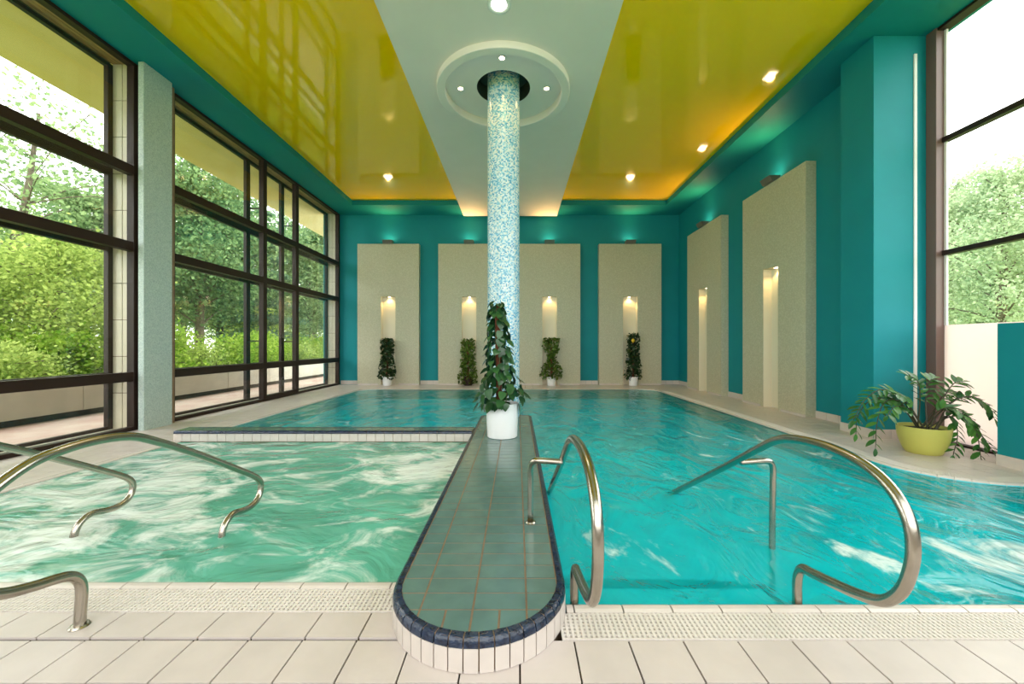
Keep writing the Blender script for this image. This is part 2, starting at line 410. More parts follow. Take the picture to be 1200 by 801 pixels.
# curved and straight coping down the sides
def path_pieces(pts, step):
    pts = [p for i, p in enumerate(pts) if i == 0 or math.hypot(p[0]-pts[i-1][0], p[1]-pts[i-1][1]) > 1e-6]
    L = [0]
    for a, b in zip(pts[:-1], pts[1:]): L.append(L[-1]+math.hypot(b[0]-a[0], b[1]-a[1]))
    def at(s):
        s = max(0, min(L[-1], s))
        for i in range(len(pts)-1):
            if s <= L[i+1]+1e-9:
                t = (s-L[i])/(L[i+1]-L[i]); a, b = pts[i], pts[i+1]
                return (a[0]+(b[0]-a[0])*t, a[1]+(b[1]-a[1])*t)
    n = max(1, round(L[-1]/step))
    P = [at(L[-1]*i/n) for i in range(n+1)]; N = []
    for i in range(n+1):
        a = at(L[-1]*i/n-.03); b = at(L[-1]*i/n+.03); l = math.hypot(b[0]-a[0], b[1]-a[1]); N.append((-(b[1]-a[1])/l, (b[0]-a[0])/l))
    return P, N
rim_near = [(PR, PB-.45), (PR, 4.75)]+arc(5.08, 4.75, .78, 180, 270, 16)[1:]+[(5.4, 3.97)]
P, N = path_pieces(rim_near, .125)
for i in range(len(P)-1):
    obj('coping_tile', coping_piece(B(), (P[i][0], P[i][1]+(0 if i else 0)), (P[i+1][0]*.97+P[i][0]*.03, P[i+1][1]*.97+P[i][1]*.03), N[i], N[i+1]), M['coping'], floor)
far = B()
for pts in ([(PL, YF_L), (PL, PB-.45)]+left_curve[1:]+[(PR-.45, PB)]+right_curve[1:7],):
    P, N = path_pieces(pts, .125)
    for i in range(len(P)-1): coping_piece(far, P[i], (P[i+1][0]*.97+P[i][0]*.03, P[i+1][1]*.97+P[i][1]*.03), N[i], N[i+1])
o = obj('far_coping', far, M['coping'], floor); o['kind'] = 'stuff'
# overflow grates: cross bars over long rods, the dark channel shows between
def grate_straight(x0, x1, y0, y1):
    bm = B(); x = x0
    while x < x1-.012:
        box(bm, x, x+.0125, y0, y1, -.012, .004); x += .0245
    for k in range(8):
        y = y0+.006+k*(y1-y0-.012)/7; box(bm, x0, x1, y-.0045, y+.0045, -.012, .0015)
    return bm
o = obj('overflow_grate', grate_straight(PL-.1, IXL, YF_L-GW+.003, YF_L-.073), M['grate'], floor); o['kind'] = 'stuff'
o = obj('overflow_grate', grate_straight(.215, 5.4, 1.895, YF_R-.073), M['grate'], floor); o['kind'] = 'stuff'
gb = B(); P, N = path_pieces(rim_near, .0245)
for i in range(len(P)-1):
    q = (P[i][0]*.42+P[i+1][0]*.58, P[i][1]*.42+P[i+1][1]*.58)
    prism(gb, strip_quad(P[i], q, N[i], N[i+1], .073, GW-.003), -.012, .003)
P2, N2 = path_pieces(rim_near, .12)
for k in range(8):
    r = .078+k*.0255
    for i in range(len(P2)-1): prism(gb, strip_quad(P2[i], P2[i+1], N2[i], N2[i+1], r, r+.009), -.012, .001)
o = obj('overflow_grate', gb, M['grate'], floor); o['kind'] = 'stuff'

# basins
bs = B()
pool_out = [(PL, 5.9), (PL, PB-.45)]+left_curve[1:]+right_curve+[(5.4, YF_R), (IXR-.1, YF_R), (IXR-.1, 7.0), (IXL+.1, 7.0), (IXL+.1, 5.9)]
def basin(outline, zb):
    bm = B(); a = [bm.verts.new((x, y, zb)) for x, y in outline]; b = [bm.verts.new((x, y, -.005)) for x, y in outline]; n = len(outline)
    for i in range(n): bm.faces.new((a[i], a[(i+1) % n], b[(i+1) % n], b[i]))
    bm.faces.new(a)
    return bm
o = obj('pool_basin', basin(pool_out, -1.15), M['pool']); props(o, kind='structure')
spa_out = [(PL, YF_L), (PL, 5.85), (IXL+.1, 5.85), (IXL+.1, YF_L)]
o = obj('spa_basin', basin(spa_out, -.95), M['spa']); props(o, kind='structure')
# water surfaces
def sheet(outline, z):
    bm = B(); f = bm.faces.new([bm.verts.new((x, y, z)) for x, y in outline]); f.normal_update()
    if f.normal.z < 0: f.normal_flip()
    bmesh.ops.triangulate(bm, faces=[f]); return bm
def ogrid(o):  # object coordinates = world coordinates, so that the foam and glare spots stay where they are
    for v in o.data.vertices: v.co += o.location
    o.location = (0, 0, 0)
o = obj('pool_water', sheet(pool_out, -.012), M['water_main'], recalc=False); ogrid(o)
props(o, 'turquoise rippling water filling the large main pool', 'water', kind='stuff')
o = obj('spa_water', sheet(spa_out, -.012), M['water_spa'], recalc=False); ogrid(o)
props(o, 'foaming sea green water of the small whirlpool at left', 'water', kind='stuff')

# ---------------------------------------------------------------- walls, ceiling
def struct(name, bm, m, parent=None, **k):
    o = obj(name, bm, m, parent, **k)
    if parent is None: o['kind'] = 'structure'
    return o
struct('wall_back', bx(-6.9, 6.3, YB, YB+.25, -.3, 6.6), M['teal'])
struct('wall_right', bx(XR, XR+.6, 6.5, YB, -.3, 6.6), M['teal'])
wf = B(); box(wf, -6.9, -6.0, -1.7, -1.5, -.3, 6.6); box(wf, 6.0, 6.6, -1.7, -1.5, -.3, 6.6); box(wf, -6.0, 6.0, -1.7, -1.5, 5.95, 6.6); box(wf, -6.0, 6.0, -1.7, -1.5, -.3, .9)
struct('wall_front', wf, M['white_paint'])
wl = B(); box(wl, -6.75, -6.19, 6.66, 7.2, -.3, 6.03); box(wl, -6.75, -6.32, -2.6, -.42, -.3, 6.03); box(wl, -6.75, -6.32, 14.12, 14.2, -.3, 6.03); box(wl, -6.75, -6.1, -2.6, 14.2, 6.1, 6.6)
struct('wall_left', wl, M['tan_grout'])
struct('wall_right_front', bx(6.12, 6.4, -2.6, -1.4, -.3, 6.03), M['teal'])
# teal soffit frame round the two yellow fields
SX0, SX1, SY0, SY1, ZS, ZY, ZB = -5.46, 4.95, -1.8, 13.2, 6.03, 6.19, 5.9
BX0, BX1 = -1.87, 1.39
cl = B()
box(cl, -6.32, SX0, -2.6, YB, ZS, 6.4); box(cl, SX1, 6.4, -2.6, YB, ZS, 6.4)
box(cl, SX0, SX1, SY1, YB, ZS, 6.4); box(cl, SX0, SX1, -2.6, SY0, ZS, 6.4)
ceiling = struct('ceiling', cl, M['teal'])
obj('yellow_field', bx(SX0, BX0, SY0, SY1, ZY, 6.26), M['yellow'], ceiling)
obj('yellow_field', bx(BX1, SX1, SY0, SY1, ZY, 6.26), M['yellow'], ceiling)
obj('roof_blocker', bx(-6.8, 6.5, -2.8, 14.4, 6.4, 6.6), M['concrete'], ceiling)  # unseen slab over the room, put in to block light from above
RCX, RCY = -.24, 7.05
bb = B()
y0s, y1s = RCY-(BX1-BX0)/2, RCY+(BX1-BX0)/2
def facez(bm, pts, z): bm.faces.new([bm.verts.new((x, y, z)) for x, y in pts])
facez(bb, [(BX0, -2.0), (BX1, -2.0), (BX1, y0s), (BX0, y0s)], ZB); facez(bb, [(BX0, y1s), (BX1, y1s), (BX1, 13.92), (BX0, 13.92)], ZB)
half = (BX1-BX0)/2; NS = 64
for i in range(NS):
    def pr(i):
        a = 2*PI*(i+.5*0)/NS; c, s = math.cos(a), math.sin(a); k = half/max(abs(c), abs(s))
        return (RCX+1.02*c, RCY+1.02*s), (RCX+k*c, RCY+k*s)
    (a, b), (c, d) = pr(i), pr(i+1)
    facez(bb, [a, c, d, b], ZB)
for (xa, ya, xb, yb) in ((BX0, -2, BX0, 13.92), (BX1, -2, BX1, 13.92), (BX0, 13.92, BX1, 13.92), (BX0, -2, BX1, -2)):
    bb.faces.new([bb.verts.new(p) for p in ((xa, ya, ZB), (xb, yb, ZB), (xb, yb, 6.2), (xa, ya, 6.2))])
bmesh.ops.remove_doubles(bb, verts=bb.verts, dist=.001)
beam = obj('centre_beam', bb, M['white_paint'], ceiling)
obj('raised_ring', lathe(B(), [(1.16, ZB), (1.16, 5.80), (1.15, 5.793), (1.025, 5.793), (1.015, 5.80), (1.015, 5.935), (.47, 5.935)], RCX, RCY, 96), M['white_paint'], beam, smooth=True, angle=True)
obj('column_opening', lathe(B(), [(.47, 5.935), (.47, 6.19), (.25, 6.19)], RCX, RCY, 64), M['dark_hole'], beam, smooth=True, angle=True)  # opening round the column, its shade put into the dark colour

# ---------------------------------------------------------------- windows
def member(name, parent, x0, x1, y0, y1, z0, z1, m='frame'): return obj(name, bx(x0, x1, y0, y1, z0, z1), M[m], parent, bevel=.004)
def left_window(name, ya, yb, posts, door=None):
    W = empty(name, (XL, (ya+yb)/2, 0), kind='structure')
    rails = (.88, 3.01, 4.26)
    for layer, (xa, xb, pw, rw) in enumerate(((-6.40, -6.28, .10, .15), (-6.78, -6.70, .10, .13))):
        cuts = [ya]+posts+[yb]
        for i, y in enumerate(cuts):
            if 0 < i < len(cuts)-1: member('post', W, xa, xb, y-pw/2-.02, y+pw/2+.02, 0, 6.03)
            else: member('post', W, xa, xb, y-.03 if i else y, y if i else y+.03, 0, 6.03) if False else member('post', W, xa, xb, (y if i == 0 else y-pw), (y+pw if i == 0 else y), 0, 6.03)
        ends = [(cuts[i]+(pw if i == 0 else pw/2+.02), cuts[i+1]-(pw if i+1 == len(cuts)-1 else pw/2+.02)) for i in range(len(cuts)-1)]
        for i, (a, b) in enumerate(ends):
            for z in rails: member('rail', W, xa, xb, a, b, z-rw/2, z+rw/2)
            isdoor = door is not None and i == door and layer == 0
            member('sill', W, xa, xb, a, b, 0, .13 if isdoor else .06); member('head', W, xa, xb, a, b, 5.97, 6.03)
            zs = [.06]+list(rails)+[6.0]
            for c, d in zip(zs[:-1], zs[1:]):
                xm = (xa+xb)/2
                obj('pane', bx(xm-.003, xm+.003, a-.01, b+.01, c, d), M['glass'], W)
    # slatted head between the two glazings
    for k in range(4):
        x = -6.70+k*.075; obj('head_slat', bx(x, x+.069, ya, yb, 6.045, 6.075), M['wood'], W)
    obj('head_board', bx(-6.78, -6.3, ya, yb, 6.08, 6.1), M['frame'], W)
    obj('inner_sill', bx(-6.72, -6.38, ya, yb, -.01, .012), M['concrete'], W)
    for y in posts:
        for z in (1.5, 4.8): obj('tie_bar', bx(-6.70, -6.40, y-.012, y+.012, z-.016, z+.016), M['frame'], W)
    # tall beige tiles on the far reveal
    for c, (xa, xb) in enumerate(((-6.70, -6.545), (-6.54, -6.41))):
        for k in range(10):
            obj('reveal_tile', bx(xa+.004, xb-.004, yb-.028, yb-.012, k*.605+.006, (k+1)*.605-.006), M['jamb_tile'], W)
    return W
left_window('window_1', -.4, 6.63, [2.46, 3.92])
left_window('window_2', 7.22, 14.12, [9.94, 11.4], door=1)
W3 = empty('window_3', (6.2, 2, 0), kind='structure')
member('post', W3, 6.12, 6.30, 5.82, 5.968, 0, 6.03, 'frame_pale')
obj('pane_bead', bx(6.235, 6.265, 5.79, 5.82, 1.69, 6.0), M['strip'], W3)
for y in (2.3, -1.4): member('post', W3, 6.2, 6.32, y, y+.09, 0, 6.03)
for z in (2.74, 4.39): member('rail', W3, 6.20, 6.30, -1.4, 5.82, z-.035, z+.035)
member('head', W3, 6.14, 6.3, -1.4, 5.97, 5.99, 6.03)
member('sill', W3, 6.14, 6.3, -1.4, 5.82, -.005, .02)
obj('infill_board', bx(6.24, 6.28, -1.4, 5.82, .02, 1.69), M['infill'], W3)
for c, d in ((1.69, 2.72), (2.76, 4.37), (4.41, 5.99)): obj('pane', bx(6.247, 6.253, -1.38, 5.81, c, d), M['glass'], W3)

W4 = empty('added_front_window', (0, -1.6, .9), kind='structure')  # unseen glazing assumed behind the camera, sized to brighten the foreground
for i in range(7): member('post', W4, -6.0+i*1.985, -5.91+i*1.985, -1.64, -1.56, .9, 5.95)
for z in (.9, 4.0, 5.85): member('rail', W4, -5.91, 5.91, -1.63, -1.57, z, z+.1)
for i in range(6):
    for c, d in ((1.0, 4.0), (4.1, 5.85)): obj('pane', bx(-5.91+i*1.985, -4.015+i*1.985, -1.603, -1.597, c, d), M['glass'], W4)
# pillars
props(obj('mosaic_pillar', bx(-6.195, -6.10, 6.51, 7.05, -.01, 6.03), M['pier'], bevel=.006), 'square grey-green mosaic pillar between the two left windows', 'pillar')
tp = obj('teal_pillar', bx(5.34, 6.16, 5.97, 6.58, -.01, 6.03), M['teal'], bevel=.004); props(tp, 'broad bright teal pillar beside the right window', 'pillar')
obj('cable_strip', bx(5.935, 5.98, 5.952, 5.972, .14, 5.75), M['strip'], tp, bevel=.003)
lw = obj('low_wall', bx(5.6, 6.13, -1.4, 4.65, -.01, 1.65), M['teal'], bevel=.004); props(lw, 'waist-high teal low wall in front of the right window', 'wall')
y = 4.65
while y > 2.0: obj('skirting_tile', bx(5.588, 5.602, y-.253, y-.003, .0, .13), M['side_tile'], lw, bevel=.002); y -= .2575
obj('skirting_tile', bx(5.6, 5.85, 4.648, 4.662, 0, .13), M['side_tile'], lw); obj('skirting_tile', bx(5.853, 6.1, 4.648, 4.662, 0, .13), M['side_tile'], lw)

# baseboards, tile by tile
def skirting(name, runs, h=.135):
    root = empty(name, (runs[0][0], runs[0][1], 0), kind='structure')
    for (x0, y0, x1, y1, nx, ny) in runs:
        L = math.hypot(x1-x0, y1-y0); n = max(1, round(L/.2575)); ux, uy = (x1-x0)/L, (y1-y0)/L
        for i in range(n):
            a, b = L*i/n+.003, L*(i+1)/n-.003
            q = [(x0+ux*a, y0+uy*a), (x0+ux*b, y0+uy*b), (x0+ux*b+nx*.014, y0+uy*b+ny*.014), (x0+ux*a+nx*.014, y0+uy*a+ny*.014)]
            obj('tile', prism(B(), q, 0, h), M['side_tile'], root)
PAN = [(-5.61, -3.45), (-2.77, -.61), (.06, 2.22), (2.88, 5.07)]
PANR = [(7.69, 9.84), (10.88, 13.04)]
edges = [-6.28]+[v for p in PAN for v in p]+[XR]
skirting('baseboard_back', [(edges[i], YB, edges[i+1], YB, 0, -1) for i in range(0, len(edges), 2)])
ed = [6.58]+[v for p in PANR for v in p]+[YB]
skirting('baseboard_right', [(XR, ed[i], XR, ed[i+1], -1, 0) for i in range(0, len(ed), 2)]+[(5.34, 5.97, 5.34, 6.58, -1, 0), (5.34, 5.97, 6.1, 5.97, 0, -1)])

# ---------------------------------------------------------------- white mosaic wall panels with lit niches, uplights
def spot(parent, loc, target, watt, angle, blend, col, size=.03):
    l = bpy.data.lights.new('lamp_light', 'SPOT'); l.energy = watt; l.spot_size = math.radians(angle); l.spot_blend = blend; l.color = col; l.shadow_soft_size = size
    o = bpy.data.objects.new('lamp_light', l); COL.objects.link(o); o.parent = parent
    o.location = Vector(loc)-wloc(parent); d = Vector(target)-Vector(loc); o.rotation_euler = d.to_track_quat('-Z', 'Y').to_euler()
WARM = (1, .64, .24)
PZ, NZ = 4.95, 3.1
def uprights(n0, n1, a0, a1, place):
    bm = B()
    for (u0, u1, z0, z1, d0, d1) in ((a0, n0, 0, PZ, 0, .2), (n1, a1, 0, PZ, 0, .2), (n0, n1, NZ, PZ, 0, .2)):
        place(bm, u0, u1, z0, z1, d0, d1)
    bmesh.ops.remove_doubles(bm, verts=bm.verts, dist=.0005)
    dead = {}
    for f in bm.faces: dead.setdefault(tuple(sorted(v.index for v in f.verts)), []).append(f)
    bm.verts.index_update(); dead = {}
    for f in bm.faces: dead.setdefault(tuple(sorted(v.index for v in f.verts)), []).append(f)
    bmesh.ops.delete(bm, geom=[f for l in dead.values() if len(l) > 1 for f in l], context='FACES')
    return bm
where = ['first panel from the left window on the back wall', 'second panel on the back wall, left of the column', 'third panel on the back wall, right of the column', 'last panel on the back wall, near the right corner']
wherer = ['nearer white panel on the right wall', 'farther white panel on the right wall']
def wall_panel(c, back, lab, short):
    if back:
        a0, a1 = c; n0 = (a0+a1)/2-.255; n1 = n0+.51
        place = lambda bm, u0, u1, z0, z1, d0, d1: box(bm, u0, u1, YB-d1, YB-d0, z0, z1)
        P3 = lambda u, d, z: (u, YB-d, z)
    else:
        a0, a1 = c; n0 = (a0+a1)/2-.255; n1 = n0+.51
        place = lambda bm, u0, u1, z0, z1, d0, d1: box(bm, XR-d1, XR-d0, u0, u1, z0, z1)
        P3 = lambda u, d, z: (XR-d, u, z)
    m = (a0+a1)/2
    root = empty('wall_panel', P3(m, .1, 0), 'tall cream mosaic slab with lit niche, '+lab, 'panel', 'cream mosaic wall panels')
    obj('slab', uprights(n0, n1, a0, a1, place), M['panel'], root)
    lin_ = B(); place(lin_, n0, n1, 0, NZ, .001, .012); place(lin_, n0, n0+.004, 0, NZ, .012, .197); place(lin_, n1-.004, n1, 0, NZ, .012, .197)
    obj('niche_lining', lin_, M['niche'], root)
    pl = B()
    k = 0; u = a0
    while u < a1-.01:
        if not (u+.125 > n0 and u < n1): place(pl, u+.003, min(u+.242, a1)-.003, 0, .05, .2, .208)
        u += .24
    obj('plinth_tiles', pl, M['side_tile'], root)['kind'] = 'stuff'
    lens = B(); place(lens, m-.035, m+.035, NZ-.006, NZ+.004, .03, .10)
    lt = obj('niche_lamp', lens, M['bulb_soft'], root)
    spot(root, P3(m, .09, NZ-.03), P3(m, .05, 0), 9, 120, .6, WARM)
    # uplight on the top edge
    up = empty('wall_uplight', P3(m, .22, PZ), 'grey wedge uplight on the '+short, 'lamp', 'uplights over the wall panels')
    body = B(); pts = [(.13, 0), (.27, 0), (.33, .115), (.09, .115)]
    vs = []
    for u in (m-.17, m+.17): vs.append([body.verts.new(P3(u, d, PZ+z)) for d, z in pts])
    for i in range(4): body.faces.new((vs[0][i], vs[0][(i+1) % 4], vs[1][(i+1) % 4], vs[1][i]))
    body.faces.new(vs[0]); body.faces.new(list(reversed(vs[1])))
    obj('housing', body, M['lamp_grey'], up)
    br = B(); place(br, m-.03, m+.03, PZ, PZ+.06, 0.0, .14); obj('bracket', br, M['lamp_grey'], up)
    ln = B(); place(ln, m-.14, m+.14, PZ+.116, PZ+.121, .12, .30); obj('lens', ln, M['bulb'], up)
    spot(up, P3(m, .2, PZ+.14), P3(m, .95, PZ+1.25), UPW, 125, .9, (1, .56, .16), .08)
UPW = 60
for i, c in enumerate(PAN): wall_panel(c, True, where[i], where[i])
for i, c in enumerate(PANR): wall_panel(c, False, wherer[i], wherer[i])

# ceiling downlights
def downlight(x, y, z, r, watt, lab, mt='bulb', col=WARM, ang=130):
    d = empty('ceiling_downlight', (x, y, z), lab, 'lamp', 'recessed ceiling downlights')
    obj('bezel', lathe(B(), [(r, z), (r*1.5, z), (r*1.6, z-.004), (r*1.45, z-.009), (r*1.02, z-.006), (r, z)], x, y, 20), M['lamp_grey' if mt == 'x' else 'strip'], d, smooth=True)
    obj('lens', lathe(B(), [(0, z-.004), (r, z-.004)], x, y, 20), M[mt], d)
    spot(d, (x, y, z-.03), (x, y, 0), watt, ang, .7, col, r)
downlight(-.24, 5.27, ZB, .1, 40, 'largest bright downlight on the white beam, in front of the ring', 'bulb_big', (1, .93, .82))
downlight(-.24, 6.3, 5.935, .042, 18, 'small downlight in the round recess, in front of the column')
downlight(-1.0, 7.05, 5.935, .042, 18, 'small downlight in the round recess, left of the column')
downlight(.52, 7.05, 5.935, .042, 18, 'small downlight in the round recess, right of the column')

# ---------------------------------------------------------------- mosaic column
cm = B(); lathe(cm, [(.283, -1.15), (.283, 6.19)], RCX, RCY, 72)
col = obj('round_column', cm, M['column'], smooth=True)
uvl = col.data.uv_layers.new(name='UVMap')
for p in col.data.polygons:
    an = [math.atan2(col.data.vertices[col.data.loops[l].vertex_index].co.y, col.data.vertices[col.data.loops[l].vertex_index].co.x) for l in p.loop_indices]
    if max(an)-min(an) > PI: an = [a+2*PI if a < 0 else a for a in an]
    for l, a in zip(p.loop_indices, an): uvl.data[l].uv = (a*.283, col.data.vertices[col.data.loops[l].vertex_index].co.z)
props(col, 'round floor-to-ceiling column covered in blue and white mosaic', 'column')

# ---------------------------------------------------------------- tiled island between spa and pool
ZT = .15
isl = empty('tiled_island', (ICX, 4.5, 0), 'long sea green tiled island with round nose dividing the two pools', 'island')
def island_outline(ins, n=24, rb=.12):
    r = IR-ins
    pts = [(ICX+r*math.cos(a), ICY+r*math.sin(a)) for a in [PI+PI*i/n for i in range(n+1)]]
    rr = max(.02, rb-ins)
    pts += arc(IXR-ins-rr, IYB-ins-rr, rr, 0, 90, 4)+arc(IXL+ins+rr, IYB-ins-rr, rr, 90, 180, 4)
    return pts
prism(bmb := B(), island_outline(.014), -1.15, .1465); obj('core', bmb, M['tan_grout'], isl)
# edge and side tiles
outl = island_outline(0, 48)
def perimeter(pts, step, start=0):
    P, N = path_pieces(pts+[pts[0]], step); return P, N
nose = [(ICX+IR*math.cos(a), ICY+IR*math.sin(a)) for a in [PI+PI*i/64 for i in range(65)]]
def edge_tile(bm, p, q, n0, n1, g):
    prof = [(0.0, .108), (.0, .122), (.006, .140), (.018, .150), (.045, .1505), (.045, .108)]
    ln = math.hypot(q[0]-p[0], q[1]-p[1]); t = g/ln
    A = (p[0]+(q[0]-p[0])*t, p[1]+(q[1]-p[1])*t); C = (q[0]-(q[0]-p[0])*t, q[1]-(q[1]-p[1])*t)
    a = [bm.verts.new((A[0]+n0[0]*r, A[1]+n0[1]*r, z)) for r, z in prof]; b = [bm.verts.new((C[0]+n1[0]*r, C[1]+n1[1]*r, z)) for r, z in prof]
    for i in range(len(prof)): j = (i+1) % len(prof); bm.faces.new((a[i], b[i], b[j], a[j]))
    bm.faces.new(list(reversed(a))); bm.faces.new(b); return bm
def side_tile(bm, p, q, n0, n1, g, z0, z1, th=.014):
    ln = math.hypot(q[0]-p[0], q[1]-p[1]); t = g/ln
    A = (p[0]+(q[0]-p[0])*t, p[1]+(q[1]-p[1])*t); C = (q[0]-(q[0]-p[0])*t, q[1]-(q[1]-p[1])*t)
    return prism(bm, strip_quad(A, C, n0, n1, 0, th), z0, z1)
P, N = path_pieces(nose, .0665)
for i in range(len(P)-1):
    obj('edge_tile', edge_tile(B(), P[i], P[i+1], N[i], N[i+1], .003), M['blue_tile'], isl, smooth=True, angle=True)
    obj('side_tile', side_tile(B(), P[i], P[i+1], N[i], N[i+1], .003, .003, .106), M['side_tile'], isl)
for line in ([(IXR, ICY), (IXR, IYB-.12)], [(IXL, IYB-.12), (IXL, ICY)]):
    P, N = path_pieces(line, .125)
    for i in range(len(P)-1):
        obj('edge_tile', edge_tile(B(), P[i], P[i+1], N[i], N[i+1], .003), M['blue_tile'], isl, smooth=True, angle=True)
        obj('side_tile', side_tile(B(), P[i], P[i+1], N[i], N[i+1], .003, -.13, .106), M['side_tile'], isl)
bend = arc(IXR-.12, IYB-.12, .12, 0, 90, 6)+arc(IXL+.12, IYB-.12, .12, 90, 180, 6)
P, N = path_pieces(bend, .11)
for i in range(len(P)-1): obj('edge_tile', edge_tile(B(), P[i], P[i+1], N[i], N[i+1], .003), M['blue_tile'], isl, smooth=True, angle=True)
# top tiles on a .25 x .1265 grid
xs = [IXL+.048, -.46, -.21, .045, IXR-.048]
ri = IR-.048
def nose_clip(poly):
    for k in range(40):
        a = PI+PI*(k+.5)/40; c, s = math.cos(a), math.sin(a)
        poly = clip(poly, ICX+ri*c, ICY+ri*s, -c, -s)
        if len(poly) < 3: return poly
    return poly
ys = [1.7+.0, 1.886]
yy = 1.886
while yy < IYB-.06: yy += .1268; ys.append(min(yy, IYB-.05))
for j in range(len(ys)-1):
    xx = xs if j else [xs[0], -.46, -.335, -.21, -.0825, .045, xs[4]]
    for a, b in zip(xx[:-1], xx[1:]):
        g = .005; poly = [(a+g, ys[j]+g), (b-g, ys[j]+g), (b-g, ys[j+1]-g), (a+g, ys[j+1]-g)]
        if ys[j+1]-ys[j] < .02: continue
        if ys[j] < ICY: poly = nose_clip(poly)
        if len(poly) >= 3: obj('top_tile', prism(B(), poly, .135, .149+R.uniform(-.0008, .0004)), M['top_tile'], isl, bevel=.0012)

# divider wall between spa and main pool
dv = empty('pool_divider', (-2.8, 5.95, 0), 'low white tiled divider wall with navy edge behind the whirlpool', 'wall')
YD0, YD1 = 5.79, 6.1
obj('core', bx(PL-.1, IXL+.015, YD0+.014, YD1-.014, -1.1, .135), M['tan_grout'], dv)
x = IXL-.0
n = 34; st = (IXL-.002-(PL-.1))/n
for i in range(n):
    a = PL-.1+i*st
    obj('side_tile', bx(a+.003, a+st-.003, YD0, YD0+.014, -.0, .112), M['side_tile'], dv)
    obj('side_tile', bx(a+.003, a+st-.003, YD1-.014, YD1, -.13, .112), M['side_tile'], dv)
n2 = 17; st = (IXL-.002-(PL-.1))/n2
for i in range(n2):
    a = PL-.1+i*st
    obj('edge_tile', edge_tile(B(), (a, YD0), (a+st, YD0), (0, 1), (0, 1), .003), M['blue_tile'], dv, smooth=True, angle=True)
    obj('edge_tile', edge_tile(B(), (a+st, YD1), (a, YD1), (0, -1), (0, -1), .003), M['blue_tile'], dv, smooth=True, angle=True)
    obj('top_tile', bx(a+.003, a+st-.003, YD0+.049, YD1-.049, .13, .149), M['top_tile'], dv)

# steps under water
st_ = empty('pool_steps', (.9, 2.8, -1.15), 'turquoise tiled steps with navy edges under the water between the handrails', 'steps')
tz = [-.15, -.32, -.50, -.68]; ty = [YF_R+.02, 2.58, 2.90, 3.22, 3.54]
for k in range(4):
    obj('step', bx(IXR, 1.6, ty[k], ty[k+1], -1.15, tz[k]-.01), M['tan_grout'], st_)
    for i in range(5):
        a = IXR+i*.26; obj('tile', bx(a+.004, min(a+.256, 1.56), ty[k]+.003, ty[k+1]-.045, tz[k]-.01, tz[k]), M['step_tile'], st_)
    obj('edge_trim', bx(IXR, 1.6, ty[k+1]-.042, ty[k+1], tz[k]-.03, tz[k]+.001), M['navy_step'], st_)
    obj('edge_trim', bx(1.56, 1.602, ty[k], ty[k+1]-.044, tz[k]-.03, tz[k]+.001), M['navy_step'], st_)

# ---------------------------------------------------------------- steel handrails
PROF_R = [(2.17, -.2), (2.17, .02), (2.165, .14), (2.13, .205), (2.07, .22), (1.95, .245), (1.77, .29), (1.66, .335), (1.585, .42), (1.545, .53), (1.535, .63), (1.555, .725),
          (1.62, .81), (1.73, .868), (1.88, .895), (2.05, .898), (2.22, .878), (2.33, .845), (2.43, .796), (2.93, .503), (3.74, .045), (4.1, -.16)]
def handrail(x, prof, lab, flange, leg=None, base_z=0):
    h = empty('handrail', (x, prof[0][0], 0), lab, 'handrail', 'bent steel handrails')
    obj('rail', tube(B(), catmull([(x, y, z) for y, z in prof], 6), .0238, seg=14), M['steel'], h, smooth=True)
    if flange:
        y, z = flange; obj('base_flange', lathe(B(), [(.022, z+.012), (.036, z+.011), (.042, z+.003), (.042, z-.002)], x, y, 20), M['steel'], h, smooth=True, angle=True)
    if leg:
        pts, f = leg
        obj('support_leg', tube(B(), catmull(pts, 6), .0205, seg=12), M['steel'], h, smooth=True)
        if f: obj('leg_flange', lathe(B(), [(.018, f[2]+.012), (.032, f[2]+.011), (.038, f[2]+.003), (.038, f[2]-.002)], f[0], f[1], 18), M['steel'], h, smooth=True, angle=True)
    return h
handrail(1.525, PROF_R, 'large bent steel handrail on the right, over the near pool corner', None,
         ([(1.525, 2.72, .60), (1.66, 2.73, .605), (1.735, 2.74, .598), (1.765, 2.75, .55), (1.772, 2.76, .45), (1.773, 2.77, .1), (1.773, 2.77, -.3)], None))
handrail(.312, PROF_R, 'steel handrail beside the island, its leg bolted on the green tiles', None,
         ([(.312, 2.72, .60), (.17, 2.73, .608), (.118, 2.75, .60), (.095, 2.78, .555), (.094, 2.80, .46), (.094, 2.81, .16)], (.094, 2.81, ZT)))
PROF_S = [(1.985, -.01), (1.99, .08), (1.995, .17), (1.985, .225), (1.95, .268), (1.89, .292), (1.80, .312), (1.68, .35), (1.59, .41), (1.535, .50), (1.525, .6), (1.56, .705),
          (1.66, .80), (1.79, .872), (1.917, .898), (2.065, .906), (2.22, .89), (2.33, .855), (2.676, .678), (3.142, .411), (3.30, .315), (3.375, .25), (3.39, .185), (3.355, .115), (3.27, .08), (3.17, .085), (3.06, .105), (2.985, .075), (2.945, .01), (2.935, -.1), (2.935, -.4)]
handrail(-2.18, PROF_S, 'steel handrail at left standing on the deck tiles, curling into the whirlpool', (1.985, 0))
handrail(-3.27, PROF_S, 'farther steel handrail at left edge, only its curled end over the foam showing', (1.985, 0))

